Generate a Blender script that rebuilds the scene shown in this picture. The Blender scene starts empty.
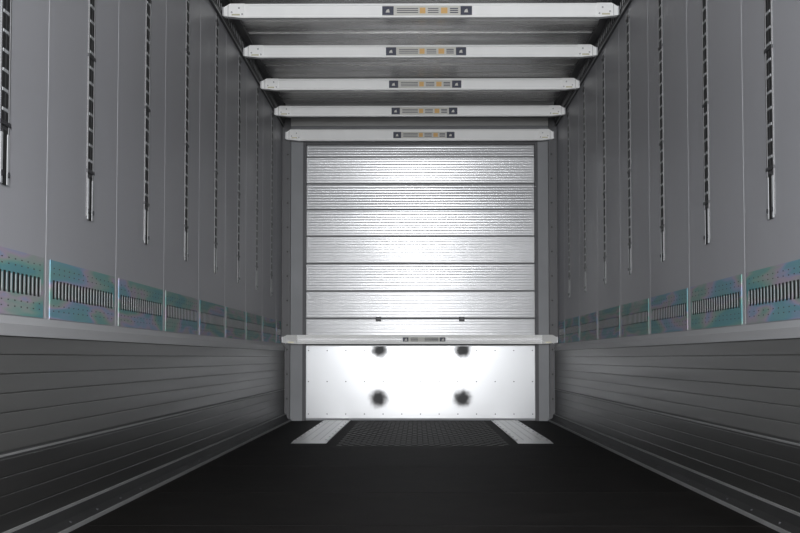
import bpy, bmesh, math, random
from mathutils import Vector, Matrix
random.seed(4)
sc = bpy.context.scene
sc.view_settings.view_transform = 'Standard'

CZ = 0.565            # camera height above cargo floor
XL, XR = -1.217, 1.263
YF, YD = -1.6, 13.62  # front bulkhead, door plane
ZC = 2.785

# ------------------------------------------------------------ materials
def mat(name, col, rough=0.5, metal=0.0, noise=0.0, nscale=3.0, bump=0.0, bscale=60.0, stretch=(1,1,1), spec=0.5, rvar=0.0, coat=0, crough=0.2):
    m = bpy.data.materials.new(name); m.use_nodes = True
    nt = m.node_tree; b = nt.nodes['Principled BSDF']
    b.inputs['Base Color'].default_value = (*col, 1)
    b.inputs['Roughness'].default_value = rough
    b.inputs['Metallic'].default_value = metal
    b.inputs['Specular IOR Level'].default_value = spec
    b.inputs['Coat Weight'].default_value = coat
    b.inputs['Coat Roughness'].default_value = crough
    tc = nt.nodes.new('ShaderNodeTexCoord'); mp = nt.nodes.new('ShaderNodeMapping')
    mp.inputs['Scale'].default_value = stretch
    nt.links.new(tc.outputs['Object'], mp.inputs['Vector'])
    if noise or rvar:
        n = nt.nodes.new('ShaderNodeTexNoise'); n.inputs['Scale'].default_value = nscale
        n.inputs['Detail'].default_value = 6
        nt.links.new(mp.outputs[0], n.inputs['Vector'])
        if noise:
            r = nt.nodes.new('ShaderNodeMapRange')
            r.inputs['From Min'].default_value = 0.25; r.inputs['From Max'].default_value = 0.75
            r.inputs['To Min'].default_value = 1-noise; r.inputs['To Max'].default_value = 1+noise
            nt.links.new(n.outputs['Fac'], r.inputs['Value'])
            mx = nt.nodes.new('ShaderNodeVectorMath'); mx.operation = 'SCALE'
            mx.inputs[0].default_value = col
            nt.links.new(r.outputs[0], mx.inputs['Scale'])
            nt.links.new(mx.outputs[0], b.inputs['Base Color'])
        if rvar:
            r2 = nt.nodes.new('ShaderNodeMapRange')
            r2.inputs['From Min'].default_value = 0.3; r2.inputs['From Max'].default_value = 0.7
            r2.inputs['To Min'].default_value = rough-rvar; r2.inputs['To Max'].default_value = rough+rvar
            nt.links.new(n.outputs['Fac'], r2.inputs['Value'])
            nt.links.new(r2.outputs[0], b.inputs['Roughness'])
    if bump:
        n2 = nt.nodes.new('ShaderNodeTexNoise'); n2.inputs['Scale'].default_value = bscale
        n2.inputs['Detail'].default_value = 3
        nt.links.new(mp.outputs[0], n2.inputs['Vector'])
        bp = nt.nodes.new('ShaderNodeBump'); bp.inputs['Strength'].default_value = bump
        bp.inputs['Distance'].default_value = 0.004
        nt.links.new(n2.outputs['Fac'], bp.inputs['Height'])
        nt.links.new(bp.outputs[0], b.inputs['Normal'])
    return m

M = {}
M['wall']   = mat('wall_laminate', (0.44,0.44,0.465), 0.42, 0.0, 0.07, 1.3, rvar=0.05, spec=0.28)
M['seam']   = mat('wall_seam', (0.50,0.50,0.52), 0.5, 0.0, spec=0.3)
M['lip']    = mat('rail_lip', (0.20,0.20,0.205), 0.5, 0.0)
M['slotbar']= mat('slot_bar', (0.46,0.47,0.48), 0.5, 0.0)
M['ledge']  = mat('ledge_paint', (0.50,0.50,0.51), 0.45, 0.0)
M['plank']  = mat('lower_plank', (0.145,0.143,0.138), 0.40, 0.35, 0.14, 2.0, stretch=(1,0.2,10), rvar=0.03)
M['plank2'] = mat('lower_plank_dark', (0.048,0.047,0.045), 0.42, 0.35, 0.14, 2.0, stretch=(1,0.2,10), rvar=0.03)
M['base']   = mat('kerb_body', (0.03,0.03,0.03), 0.6, 0.0, 0.2, 3, spec=0.15)
M['groove'] = mat('groove_dark', (0.06,0.06,0.06), 0.5)
M['kerb']   = mat('kerb_aluminium', (0.34,0.34,0.34), 0.45, 0.2, 0.15, 4)
M['floor']  = mat('floor_antislip', (0.0085,0.0073,0.0066), 0.66, 0.0, 0.5, 5, bump=0.5, bscale=120, spec=0.10)
M['floorseam'] = mat('floor_seam', (0.028,0.027,0.026), 0.5, spec=0.4)
M['strip']  = mat('strip_aluminium', (0.97,0.97,0.95), 0.30, 0.2, 0.05, 9)
M['striprib'] = mat('strip_rib', (0.72,0.72,0.71), 0.35, 0.1)
M['ceil']   = mat('ceiling_panel', (0.23,0.222,0.215), 0.26, 0.6, 0.14, 2.5, stretch=(0.5,4,1), rvar=0.06)
M['bow']    = mat('roof_bow', (0.50,0.495,0.49), 0.28, 0.5)
M['door']   = mat('door_slat', (0.52,0.525,0.54), 0.215, 0.10, 0.05, 3, stretch=(3,1,0.6), spec=0.45)
M['doorgap']= mat('door_gap', (0.12,0.12,0.12), 0.6)
M['post']   = mat('post_steel', (0.19,0.195,0.205), 0.5, 0.2, 0.1, 3)
M['postd']  = mat('post_dark', (0.08,0.08,0.085), 0.5, 0.2)
M['white']  = mat('beam_white', (0.93,0.93,0.92), 0.42, 0.0, 0.03, 6)
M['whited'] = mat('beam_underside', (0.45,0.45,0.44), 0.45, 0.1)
M['steel']  = mat('zinc_steel', (0.40,0.40,0.41), 0.4, 0.4, 0.1, 20)
M['steeld'] = mat('dark_steel', (0.05,0.05,0.055), 0.5, 0.3)
M['railb']  = mat('rail_body', (0.055,0.055,0.058), 0.5, 0.3)
M['black']  = mat('slot_black', (0.012,0.012,0.012), 0.7)
M['label']  = mat('label_paper', (0.60,0.59,0.55), 0.5)
M['labelb'] = mat('label_navy', (0.025,0.03,0.06), 0.5)
M['labelo'] = mat('label_orange', (0.70,0.42,0.14), 0.5)
M['labelt'] = mat('label_text', (0.14,0.14,0.15), 0.5)
M['yellow'] = mat('zinc_yellow', (0.50,0.47,0.34), 0.4, 0.3)
M['lamp']   = mat('added_tower_body', (0.1,0.1,0.1), 0.5)  # body of the invented light tower

# kick plate: smooth sheet with four soft rubber scuff marks
ZT = CZ+0.112
PM=0.15; PC=0.2; PB=(0.54,0.55,0.57)
m = mat('door_kick_plate', PB, 0.23, PM, coat=PC, crough=0.2)
nt=m.node_tree; b=nt.nodes['Principled BSDF']
tc=nt.nodes.new('ShaderNodeTexCoord')
n=nt.nodes.new('ShaderNodeTexNoise'); n.inputs['Scale'].default_value=22; n.inputs['Detail'].default_value=5
nt.links.new(tc.outputs['Object'],n.inputs['Vector'])
prev=None
for c in [(-0.345,YD-0.022,0.20),(0.41,YD-0.022,0.20),(-0.34,YD-0.022,ZT-0.035),(0.415,YD-0.022,ZT-0.035)]:
    d=nt.nodes.new('ShaderNodeVectorMath'); d.operation='DISTANCE'; d.inputs[1].default_value=c
    nt.links.new(tc.outputs['Object'],d.inputs[0])
    if prev is None: prev=d.outputs['Value']
    else:
        mn=nt.nodes.new('ShaderNodeMath'); mn.operation='MINIMUM'
        nt.links.new(prev,mn.inputs[0]); nt.links.new(d.outputs['Value'],mn.inputs[1]); prev=mn.outputs[0]
sub=nt.nodes.new('ShaderNodeMath'); sub.operation='MULTIPLY_ADD'; sub.inputs[1].default_value=0.06
nt.links.new(n.outputs['Fac'],sub.inputs[0]); nt.links.new(prev,sub.inputs[2])
mr=nt.nodes.new('ShaderNodeMapRange'); mr.interpolation_type='SMOOTHSTEP'
mr.inputs['From Min'].default_value=0.06; mr.inputs['From Max'].default_value=0.14
mr.inputs['To Min'].default_value=0; mr.inputs['To Max'].default_value=1
nt.links.new(sub.outputs[0],mr.inputs['Value'])
mix=nt.nodes.new('ShaderNodeMix'); mix.data_type='RGBA'
mix.inputs[6].default_value=(0.14,0.14,0.142,1); mix.inputs[7].default_value=(*PB,1)
nt.links.new(mr.outputs[0],mix.inputs[0]); nt.links.new(mix.outputs[2],b.inputs['Base Color'])
for key,val in (('Coat Weight',PC),('Metallic',PM),('Specular IOR Level',0.5)):
    mc=nt.nodes.new('ShaderNodeMath'); mc.operation='MULTIPLY'; mc.inputs[1].default_value=val
    nt.links.new(mr.outputs[0],mc.inputs[0]); nt.links.new(mc.outputs[0],b.inputs[key])
M['plate']=m

# iridescent yellow/blue passivated zinc
m = bpy.data.materials.new('iridescent_zinc'); m.use_nodes = True
nt = m.node_tree; b = nt.nodes['Principled BSDF']
b.inputs['Metallic'].default_value = 0.0; b.inputs['Roughness'].default_value = 0.5
b.inputs['Specular IOR Level'].default_value = 0.15
tc = nt.nodes.new('ShaderNodeTexCoord'); mp = nt.nodes.new('ShaderNodeMapping')
oi = nt.nodes.new('ShaderNodeObjectInfo')
mp.inputs['Scale'].default_value = (1,1.3,10)
nt.links.new(tc.outputs['Object'], mp.inputs['Vector'])
sc_ = nt.nodes.new('ShaderNodeMath'); sc_.operation='MULTIPLY'; sc_.inputs[1].default_value = 20
nt.links.new(oi.outputs['Random'], sc_.inputs[0])
ad = nt.nodes.new('ShaderNodeVectorMath'); ad.operation='ADD'
nt.links.new(mp.outputs[0], ad.inputs[0]); nt.links.new(sc_.outputs[0], ad.inputs[1])
n = nt.nodes.new('ShaderNodeTexNoise'); n.inputs['Scale'].default_value = 1.0; n.inputs['Detail'].default_value = 2.5
n.inputs['Distortion'].default_value = 0.5
nt.links.new(ad.outputs[0], n.inputs['Vector'])
cr = nt.nodes.new('ShaderNodeValToRGB'); e = cr.color_ramp.elements
e[0].position=0.25; e[0].color=(0.14,0.33,0.38,1)
e[1].position=0.78; e[1].color=(0.20,0.40,0.38,1)
for p,c in [(0.38,(0.15,0.37,0.40,1)),(0.46,(0.23,0.42,0.37,1)),(0.52,(0.38,0.42,0.40,1)),(0.555,(0.46,0.38,0.48,1)),(0.59,(0.34,0.39,0.56,1)),(0.65,(0.19,0.39,0.47,1))]:
    q = e.new(p); q.color=c
nt.links.new(n.outputs['Fac'], cr.inputs[0]); nt.links.new(cr.outputs[0], b.inputs['Base Color'])
M['irid'] = m

# ------------------------------------------------------------ mesh builder
class B:
    def __init__(s): s.bm = bmesh.new(); s.mats = []
    def mi(s, k):
        if k not in s.mats: s.mats.append(k)
        return s.mats.index(k)
    def box(s, x0,x1,y0,y1,z0,z1,k):
        i = s.mi(k); x0,x1=sorted((x0,x1)); y0,y1=sorted((y0,y1)); z0,z1=sorted((z0,z1))
        v=[s.bm.verts.new(p) for p in [(x0,y0,z0),(x1,y0,z0),(x1,y1,z0),(x0,y1,z0),(x0,y0,z1),(x1,y0,z1),(x1,y1,z1),(x0,y1,z1)]]
        for f in [(0,3,2,1),(4,5,6,7),(0,1,5,4),(1,2,6,5),(2,3,7,6),(3,0,4,7)]:
            fc=s.bm.faces.new([v[j] for j in f]); fc.material_index=i
    def prism(s, pts, axis, a0, a1, k, smooth=False):
        """pts = closed 2-D outline; extruded along axis"""
        i = s.mi(k)
        def P(p,a):
            if axis=='x': return (a,p[0],p[1])
            if axis=='y': return (p[0],a,p[1])
            return (p[0],p[1],a)
        r0=[s.bm.verts.new(P(p,a0)) for p in pts]; r1=[s.bm.verts.new(P(p,a1)) for p in pts]
        n=len(pts)
        for j in range(n):
            f=s.bm.faces.new([r0[j],r0[(j+1)%n],r1[(j+1)%n],r1[j]]); f.material_index=i; f.smooth=smooth
        for r in (r0,r1[::-1]):
            f=s.bm.faces.new(r); f.material_index=i
    def cyl(s, c, r, h, axis, k, n=14):
        pts=[(math.cos(2*math.pi*j/n)*r, math.sin(2*math.pi*j/n)*r) for j in range(n)]
        if axis=='y': pts=[(c[0]+p[0],c[2]+p[1]) for p in pts]; a=c[1]
        elif axis=='x': pts=[(c[1]+p[0],c[2]+p[1]) for p in pts]; a=c[0]
        else: pts=[(c[0]+p[0],c[1]+p[1]) for p in pts]; a=c[2]
        s.prism(pts,axis,a,a+h,k)
    def obj(s, name, loc=(0,0,0), bevel=0, parent=None):
        bmesh.ops.recalc_face_normals(s.bm, faces=s.bm.faces[:])
        me=bpy.data.meshes.new(name); s.bm.to_mesh(me); s.bm.free()
        for k in s.mats: me.materials.append(M[k])
        return mk(name, me, loc, bevel, parent)
def mk(name, me, loc=(0,0,0), bevel=0, parent=None):
    o=bpy.data.objects.new(name, me); sc.collection.objects.link(o); o.location=loc
    if bevel:
        md=o.modifiers.new('bevel','BEVEL'); md.width=bevel; md.segments=2; md.limit_method='ANGLE'
    if parent: o.parent=parent
    return o

# ------------------------------------------------------------ floor
b=B()
b.box(XL-0.05,XR+0.05,YF,YD+0.15,-0.08,0,'floor')
for y in (5.1,6.35,7.9,9.6):
    b.box(XL+0.09,XR-0.09,y,y+0.006,0,0.0008,'floor')
for r in range(30):
    y=9.75+r*0.125
    for c in range(15):
        x=-0.52+c*0.075+(0.037 if r%2 else 0)
        b.box(x,x+0.03,y,y+0.03,0,0.0025,'floorseam')
b.obj('floor')

for x0,x1 in ((-0.835,-0.60),(0.665,0.90)):
    b=B()
    y0,y1=9.95,13.55
    b.prism([(y0,0.0015),(y0+0.25,0.008),(y1,0.008),(y1,0.0015)],'x',x0,x1,'strip')
    for j in range(3):
        xx=x0+0.055+j*0.058
        b.box(xx,xx+0.006,y0+0.3,y1-0.05,0.008,0.010,'striprib')
    for j in range(9):
        for xx in (x0+0.012,x1-0.018):
            b.cyl((xx,y0+0.3+j*0.4,0.008),0.007,0.003,'z','steel',8)
    b.obj('aluminium_floor_strip')

# ------------------------------------------------------------ walls
def wall(side):
    b=B(); sg = 1 if side=='left' else -1
    X = XL if side=='left' else XR
    b.box(X, X-sg*0.06, YF, YD+0.1, 0, ZC, 'wall')
    seams = [4.9+1.145*k for k in range(-5,8)] if side=='left' else [5.79+1.172*k for k in range(-6,7)]
    for y in seams:
        b.box(X, X+sg*0.0006, y-0.008, y+0.008, CZ+0.13, ZC, 'seam')
    b.prism([(X,CZ+0.125),(X+sg*0.012,CZ+0.125),(X+sg*0.035,CZ+0.10),(X+sg*0.035,CZ+0.065),(X,CZ+0.065)],'y',YF,YD-0.02,'ledge')
    def planks(za,zb,n,k,dep):
        h=(za-zb)/n
        for j in range(n):
            zt=za-j*h; zb_=zt-h
            b.prism([(X,zt-0.0008),(X+sg*(dep-0.0008),zt-0.0008),(X+sg*dep,zt-0.003),(X+sg*dep,zb_+0.003),(X+sg*(dep-0.0008),zb_+0.0008),(X,zb_+0.0008)],'y',YF,YD-0.02,k)
    b.box(X,X+sg*0.027,YF,YD-0.02,0.05,CZ+0.065,'groove')
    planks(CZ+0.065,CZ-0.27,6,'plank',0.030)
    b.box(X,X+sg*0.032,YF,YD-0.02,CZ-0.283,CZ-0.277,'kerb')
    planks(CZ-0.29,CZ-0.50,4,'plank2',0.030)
    return b.obj('wall_'+side), seams
wl, seamsL = wall('left'); wr, seamsR = wall('right')
for side,X,sg in (('left',XL,1),('right',XR,-1)):
    b=B()
    b.prism([(X,0.001),(X+sg*0.085,0.001),(X+sg*0.085,0.012),(X+sg*0.055,0.03),(X+sg*0.045,0.066),(X,0.066)],'y',YF,YD-0.02,'base')
    b.box(X+sg*0.038,X+sg*0.047,YF,YD-0.02,0.062,0.070,'kerb')
    b.box(X+sg*0.080,X+sg*0.089,YF,YD-0.02,0.001,0.014,'kerb')
    for j in range(36):
        b.cyl((X+sg*0.066,YF+0.3+j*0.42,0.018),0.007,0.007,'z','steeld',8)
    b.obj('baseboard_'+side)

b=B(); b.box(XL-0.06,XR+0.06,YF-0.08,YF,-0.08,ZC+0.06,'wall'); 
for x in (-0.8,-0.4,0,0.4,0.8): b.box(x,x+0.01,YF,YF+0.004,0.0,ZC,'seam')
b.obj('wall_front')

# ------------------------------------------------------------ ceiling
b=B()
b.box(XL-0.06,XR+0.06,YF,YD+0.1,ZC,ZC+0.06,'ceil')
ys=[9.28+1.13*k for k in range(-9,4)]
for y in ys:
    b.prism([(y+0.28,ZC),(y+0.30,ZC-0.014),(y+0.44,ZC-0.014),(y+0.46,ZC)],'x',XL+0.07,XR-0.07,'bow')
    b.box(XL+0.07,XR-0.07,y-0.28,y-0.265,ZC-0.006,ZC,'bow')
b.obj('ceiling')

for side,X,sg in (('left',XL,1),('right',XR,-1)):
    b=B()
    b.prism([(X,ZC-0.13),(X+sg*0.018,ZC-0.13),(X+sg*0.018,ZC-0.02),(X+sg*0.06,ZC-0.02),(X+sg*0.06,ZC),(X,ZC)],'y',YF,YD-0.02,'railb')
    yy=YF+0.05
    while yy<YD-0.1:
        b.box(X+sg*0.0175,X+sg*0.020,yy,yy+0.05,ZC-0.10,ZC-0.05,'black')
        b.box(X+sg*0.018,X+sg*0.021,yy+0.055,yy+0.07,ZC-0.095,ZC-0.055,'steel')
        yy+=0.085
    b.box(X+sg*0.018,X+sg*0.022,YF,YD-0.02,ZC-0.134,ZC-0.129,'steel')
    b.obj('ceiling_rail')

# ------------------------------------------------------------ vertical slotted rails
def rail_mesh(sg, nm):
    b=B(); H=ZC-0.134-(CZ+0.52)
    w=0.052
    b.box(0,sg*0.003,-w,w,0.0,H,'railb')
    for s_ in (-1,1):
        b.box(0,sg*0.0045,s_*w,s_*(w-0.010),0.0,H,'lip')
    z=0.16
    while z<H-0.05:
        for yc in (-0.021,0.021):
            b.box(sg*0.002,sg*0.0036,yc-0.014,yc+0.014,z,z+0.042,'black')
        b.box(sg*0.003,sg*0.0045,-0.030,0.030,z+0.046,z+0.055,'slotbar')
        z+=0.058
    for yc in (-0.036,0.036):
        b.box(sg*0.003,sg*0.0062,yc-0.011,yc+0.011,-0.01,0.14,'slotbar')
        b.cyl((sg*0.005 if sg>0 else sg*0.010,yc,0.02),0.009,0.005,'x','steeld',8)
    b.box(sg*0.003,sg*0.0050,-0.022,0.022,-0.012,0.15,'black')
    for zz in (0.17,0.6,1.1,H-0.05):
        b.box(0,sg*0.007,-w-0.006,w+0.006,zz-0.006,zz+0.006,'steeld')
    bmesh.ops.recalc_face_normals(b.bm, faces=b.bm.faces[:])
    me=bpy.data.meshes.new(nm); b.bm.to_mesh(me); b.bm.free()
    for k in b.mats: me.materials.append(M[k])
    return me
mL=rail_mesh(1,'slotted_rail_l'); mR=rail_mesh(-1,'slotted_rail_r')
for k in range(-4,8):
    y=4.37+1.160*k
    if y<YD-0.3: mk('slotted_wall_rail',mL,(XL,y,CZ+0.52))
for k in range(-5,7):
    y=5.33+1.18*k
    if y<YD-0.3: mk('slotted_wall_rail',mR,(XR,y,CZ+0.505))

# ------------------------------------------------------------ iridescent E-track plates
def plate_mesh(sg, L, nm):
    b=B(); H=0.195
    b.box(0,sg*0.003,0,L,0,H,'irid')
    n=20; p=(L-0.06)/n
    for j in range(n):
        y=0.03+p*j
        b.box(sg*0.003,sg*0.0034,y+p*0.08,y+p*0.60,0.066,H-0.066,'black')
        b.box(sg*0.003,sg*0.0038,y+p*0.70,y+p*0.92,0.072,H-0.072,'slotbar')
    for j in range(14):
        y=0.05+(L-0.1)/13*j
        for z in (0.026,0.044,H-0.044,H-0.026):
            b.box(sg*0.003,sg*0.0034,y-0.007,y+0.007,z-0.002,z+0.002,'steeld')
    bmesh.ops.recalc_face_normals(b.bm, faces=b.bm.faces[:])
    me=bpy.data.meshes.new(nm); b.bm.to_mesh(me); b.bm.free()
    for k in b.mats: me.materials.append(M[k])
    return me
pL=plate_mesh(1,1.145-0.09,'track_plate_l'); pR=plate_mesh(-1,1.172-0.09,'track_plate_r')
for y in seamsL[:-1]: mk('cargo_track_plate',pL,(XL+0.0005,y+0.045,CZ+0.13))
for y in seamsR[:-1]: mk('cargo_track_plate',pR,(XR-0.0005,y+0.045,CZ+0.13))
for X,y0,sg in ((XL+0.0005,seamsL[-1],1),(XR-0.0005,seamsR[-1],-1)):
    mk('cargo_track_plate',plate_mesh(sg,13.4-y0-0.08,'track_plate_end'),(X,y0+0.045,CZ+0.13))

# ------------------------------------------------------------ cargo beams
def beam(y,z,x0,x1,h=0.086,label=0.55,low=False):
    b=B(); d=0.05; t=0.010
    prof=[(-d/2,h/2),(d/2,h/2),(d/2,-h/2),(-d/2,-h/2),(-d/2,-h/2+t),(-d/2+0.005,-h/2+t+0.003),(-d/2+0.005,h/2-t-0.003),(-d/2,h/2-t)]
    b.prism([(p[0],p[1]) for p in prof],'x',x0+0.10,x1-0.10,'white')
    if low:
        b.box(x0+0.14,x1-0.14,-d/2+0.003,-d/2+0.006,-0.005,0.007,'steel')
    for sgn,xe in ((1,x0),(-1,x1)):
        b.prism([(xe+sgn*0.012,-h*0.38),(xe+sgn*0.12,-h/2-0.001),(xe+sgn*0.14,-h/2-0.001),(xe+sgn*0.14,h/2+0.001),(xe+sgn*0.05,h/2+0.001),(xe+sgn*0.012,h*0.25)],'y',-d/2-0.004,d/2+0.004,'whited' if low else 'white')
        b.box(xe+sgn*0.002,xe+sgn*0.02,-0.018,0.018,-h*0.34,h*0.30,'steel')
        b.box(xe+sgn*0.036,xe+sgn*0.040,-d/2-0.006,0.02,-h*0.5,h*0.4,'steel')
        for xx,zz in ((0.06,-0.01),(0.105,0.016),(0.125,-0.022)):
            b.cyl((xe+sgn*xx,-d/2-0.008,zz),0.006,0.006,'y','steel',8)
        b.box(xe+sgn*0.06,xe+sgn*0.11,-d/2-0.0055,-d/2-0.003,-0.03,-0.02,'yellow')
    xc=(x0+x1)/2+0.04; yl=-d/2+(0.0012 if low else 0.0042)
    w=label/2; q0,q1=(-0.020,0.020) if low else (-0.030,0.029)
    b.box(xc-w,xc+w,yl-0.0005,yl+0.005,q0,q1,'label')
    f=yl-0.0018
    lw=0.05 if low else 0.07
    b.box(xc-w,xc-w+lw,f,yl,q0+.002,q1-.002,'labelb')
    b.box(xc+w-lw,xc+w,f,yl,q0+.002,q1-.002,'labelb')
    for xs in (xc-w+lw*.3,xc+w-lw*.7):
        b.prism([(xs,-0.012),(xs+0.025,-0.012),(xs+0.020,0.010),(xs+0.006,0.004)],'y',f-0.0006,f,'label')
    if not low:
        for q,ww in ((-0.045,0.035),(0.085,0.04)):
            b.box(xc+q,xc+q+ww,f,yl,-0.018,0.018,'labelo')
    for rz in (-0.013,0.0,0.012):
        b.box(xc-w+lw+0.02,xc-0.055,f,yl,rz-0.003,rz+0.003,'labelt')
        b.box(xc+0.005,xc+0.07,f,yl,rz-0.003,rz+0.003,'labelt')
        b.box(xc+w-0.135,xc+w-lw-0.015,f,yl,rz-0.003,rz+0.003,'labelb')
    return b.obj('cargo_beam',(0,y,z),0)
inL,inR=XL+0.022,XR-0.022
beam(9.10,CZ+2.125,inL,inR)
beam(10.20,CZ+2.10,inL,inR,0.084)
beam(11.33,CZ+2.08,inL,inR,0.086)
beam(12.45,CZ+2.06,inL,inR,0.086)
beam(13.40,CZ+2.00,XL+0.03,XR-0.03,0.10)
beam(13.42,CZ+0.165,XL+0.006,XR-0.006,0.080,0.38,True)

# ------------------------------------------------------------ door
DX0,DX1=XL+0.205,XR-0.19
door=bpy.data.objects.new('door_1',None); sc.collection.objects.link(door)
bounds=[CZ+z for z in (0.118,0.357,0.607,0.857,1.106,1.35,1.587,1.83,1.965)]
b=B(); ig=b.mi('doorgap'); id_=b.mi('door')
nx=28
tilts=[0.0,0.005,-0.003,0.006,0.002,-0.004,0.012,-0.003,0]
for s in range(len(bounds)-1):
    z0,z1=bounds[s]+0.002,bounds[s+1]-0.002
    n=int((z1-z0)/0.003)
    rows=[]
    for r in range(n+1):
        t=r/n; z=z0+(z1-z0)*t
        y=YD-0.02-tilts[s]*t
        edge=min(t,1-t)*(z1-z0)
        if edge<0.007: y+=0.009*(1-edge/0.007)**2
        else: y+=0.0004*math.sin(2*math.pi*(z-z0)/0.0245)
        row=[]
        for c in range(nx+1):
            x=DX0+(DX1-DX0)*c/nx
            w=0.0008*math.sin(x*3.1+s*1.9)*math.sin(math.pi*t)
            row.append(b.bm.verts.new((x,y+w,z)))
        rows.append(row)
    for r in range(n):
        for c in range(nx):
            f=b.bm.faces.new([rows[r][c],rows[r][c+1],rows[r+1][c+1],rows[r+1][c]]); f.material_index=id_; f.smooth=True
b.box(DX0,DX1,YD+0.005,YD+0.03,CZ+0.1,bounds[-1],'doorgap')
b.obj('door_slats',parent=door)
b=B()
zt=ZT
b.box(DX0,DX1,YD-0.022,YD+0.02,0.012,zt,'plate')
b.box(DX0,DX1,YD-0.03,YD-0.02,zt-0.006,zt,'steel')
b.box(DX0,DX1,YD-0.034,YD-0.02,0.002,0.022,'post')
yf=YD-0.026
for x in [DX0+0.03+k*(DX1-DX0-0.06)/12 for k in range(13)]:
    for z in (0.06,zt*0.52,zt-0.045):
        b.cyl((x,yf,z),0.006,0.005,'y','postd',8)
for xc in (-0.35,0.405):
    z=CZ+0.352
    b.cyl((xc,YD-0.045,z),0.018,0.03,'y','postd',12)
    b.box(xc-0.025,xc+0.025,YD-0.032,YD-0.02,z-0.02,z+0.02,'steeld')
b.obj('kick_plate',parent=door)

b=B()
for sgn,xw,xd in ((1,XL+0.001,DX0),(-1,XR-0.001,DX1)):
    b.box(xw,xw+sgn*0.075,YD-0.16,YD+0.05,0.001,ZC-0.001,'postd')
    b.box(xw+sgn*0.075,xd+sgn*0.004,YD-0.10,YD+0.05,0.001,bounds[-1]+0.01,'post')
    b.box(xd-sgn*0.02,xd+sgn*0.008,YD-0.11,YD-0.03,0.001,bounds[-1],'steeld')
    for k in range(11):
        b.cyl((xw+sgn*0.05,YD-0.166,0.2+k*0.22),0.008,0.006,'y','black',8)
b.box(XL+0.076,XR-0.076,YD-0.12,YD+0.05,bounds[-1]+0.01,ZC-0.001,'post')
b.box(XL+0.076,XR-0.076,YD-0.135,YD-0.12,ZC-0.12,ZC-0.05,'whited')
b.box(DX0,DX1,YD-0.10,YD-0.03,bounds[-1]-0.03,bounds[-1]+0.01,'steeld')
b.obj('door_frame')

# ------------------------------------------------------------ added lights behind the camera, in an invented floor-standing tower
LZ=0.28
b=B()
b.box(-0.35,0.35,YF+0.03,YF+0.28,0.002,0.03,'lamp')
b.box(-0.2,0.2,YF+0.03,YF+0.12,0.03,2.35,'lamp')
b.cyl((0,YF+0.12,LZ),0.14,0.04,'y','steel',24)
b.obj('added_lamp_tower')  # invented tower, out of view, only gives the added lights a body
def spot(name,loc,tgt,P,ang,rad,blend=1):
    l=bpy.data.lights.new(name,'SPOT'); l.energy=P; l.spot_size=math.radians(ang); l.spot_blend=blend; l.shadow_soft_size=rad
    l.color=(1,0.985,0.97)
    o=bpy.data.objects.new(name,l); sc.collection.objects.link(o); o.location=loc
    o.rotation_euler=(Vector(tgt)-Vector(loc)).to_track_quat('-Z','Y').to_euler(); return o
spot('added_door_spot',(0,YF+0.33,LZ),(0,YD,CZ+0.5),340,22,0.12)  # added spot that brightens the door and kick plate
l=bpy.data.lights.new('added_fill','AREA'); l.energy=590; l.shape='RECTANGLE'; l.size=0.18; l.size_y=1.6; l.color=(0.97,0.985,1)  # added tall fill for walls, beams and the door streak
o=bpy.data.objects.new('added_fill_light',l); sc.collection.objects.link(o); o.location=(0,YF+0.15,1.5)
o.rotation_euler=(math.radians(90),0,0)

w=bpy.data.worlds.new('world'); sc.world=w; w.use_nodes=True
w.node_tree.nodes['Background'].inputs[0].default_value=(0.5,0.55,0.6,1)
w.node_tree.nodes['Background'].inputs[1].default_value=0.05

# ------------------------------------------------------------ camera
cam=bpy.data.cameras.new('camera'); cam.lens=67.5; cam.sensor_width=36; cam.clip_start=0.05
co=bpy.data.objects.new('camera',cam); sc.collection.objects.link(co); sc.camera=co
co.location=(0,0,CZ)
co.rotation_euler=(math.radians(90+3.49),0,math.radians(0.65))
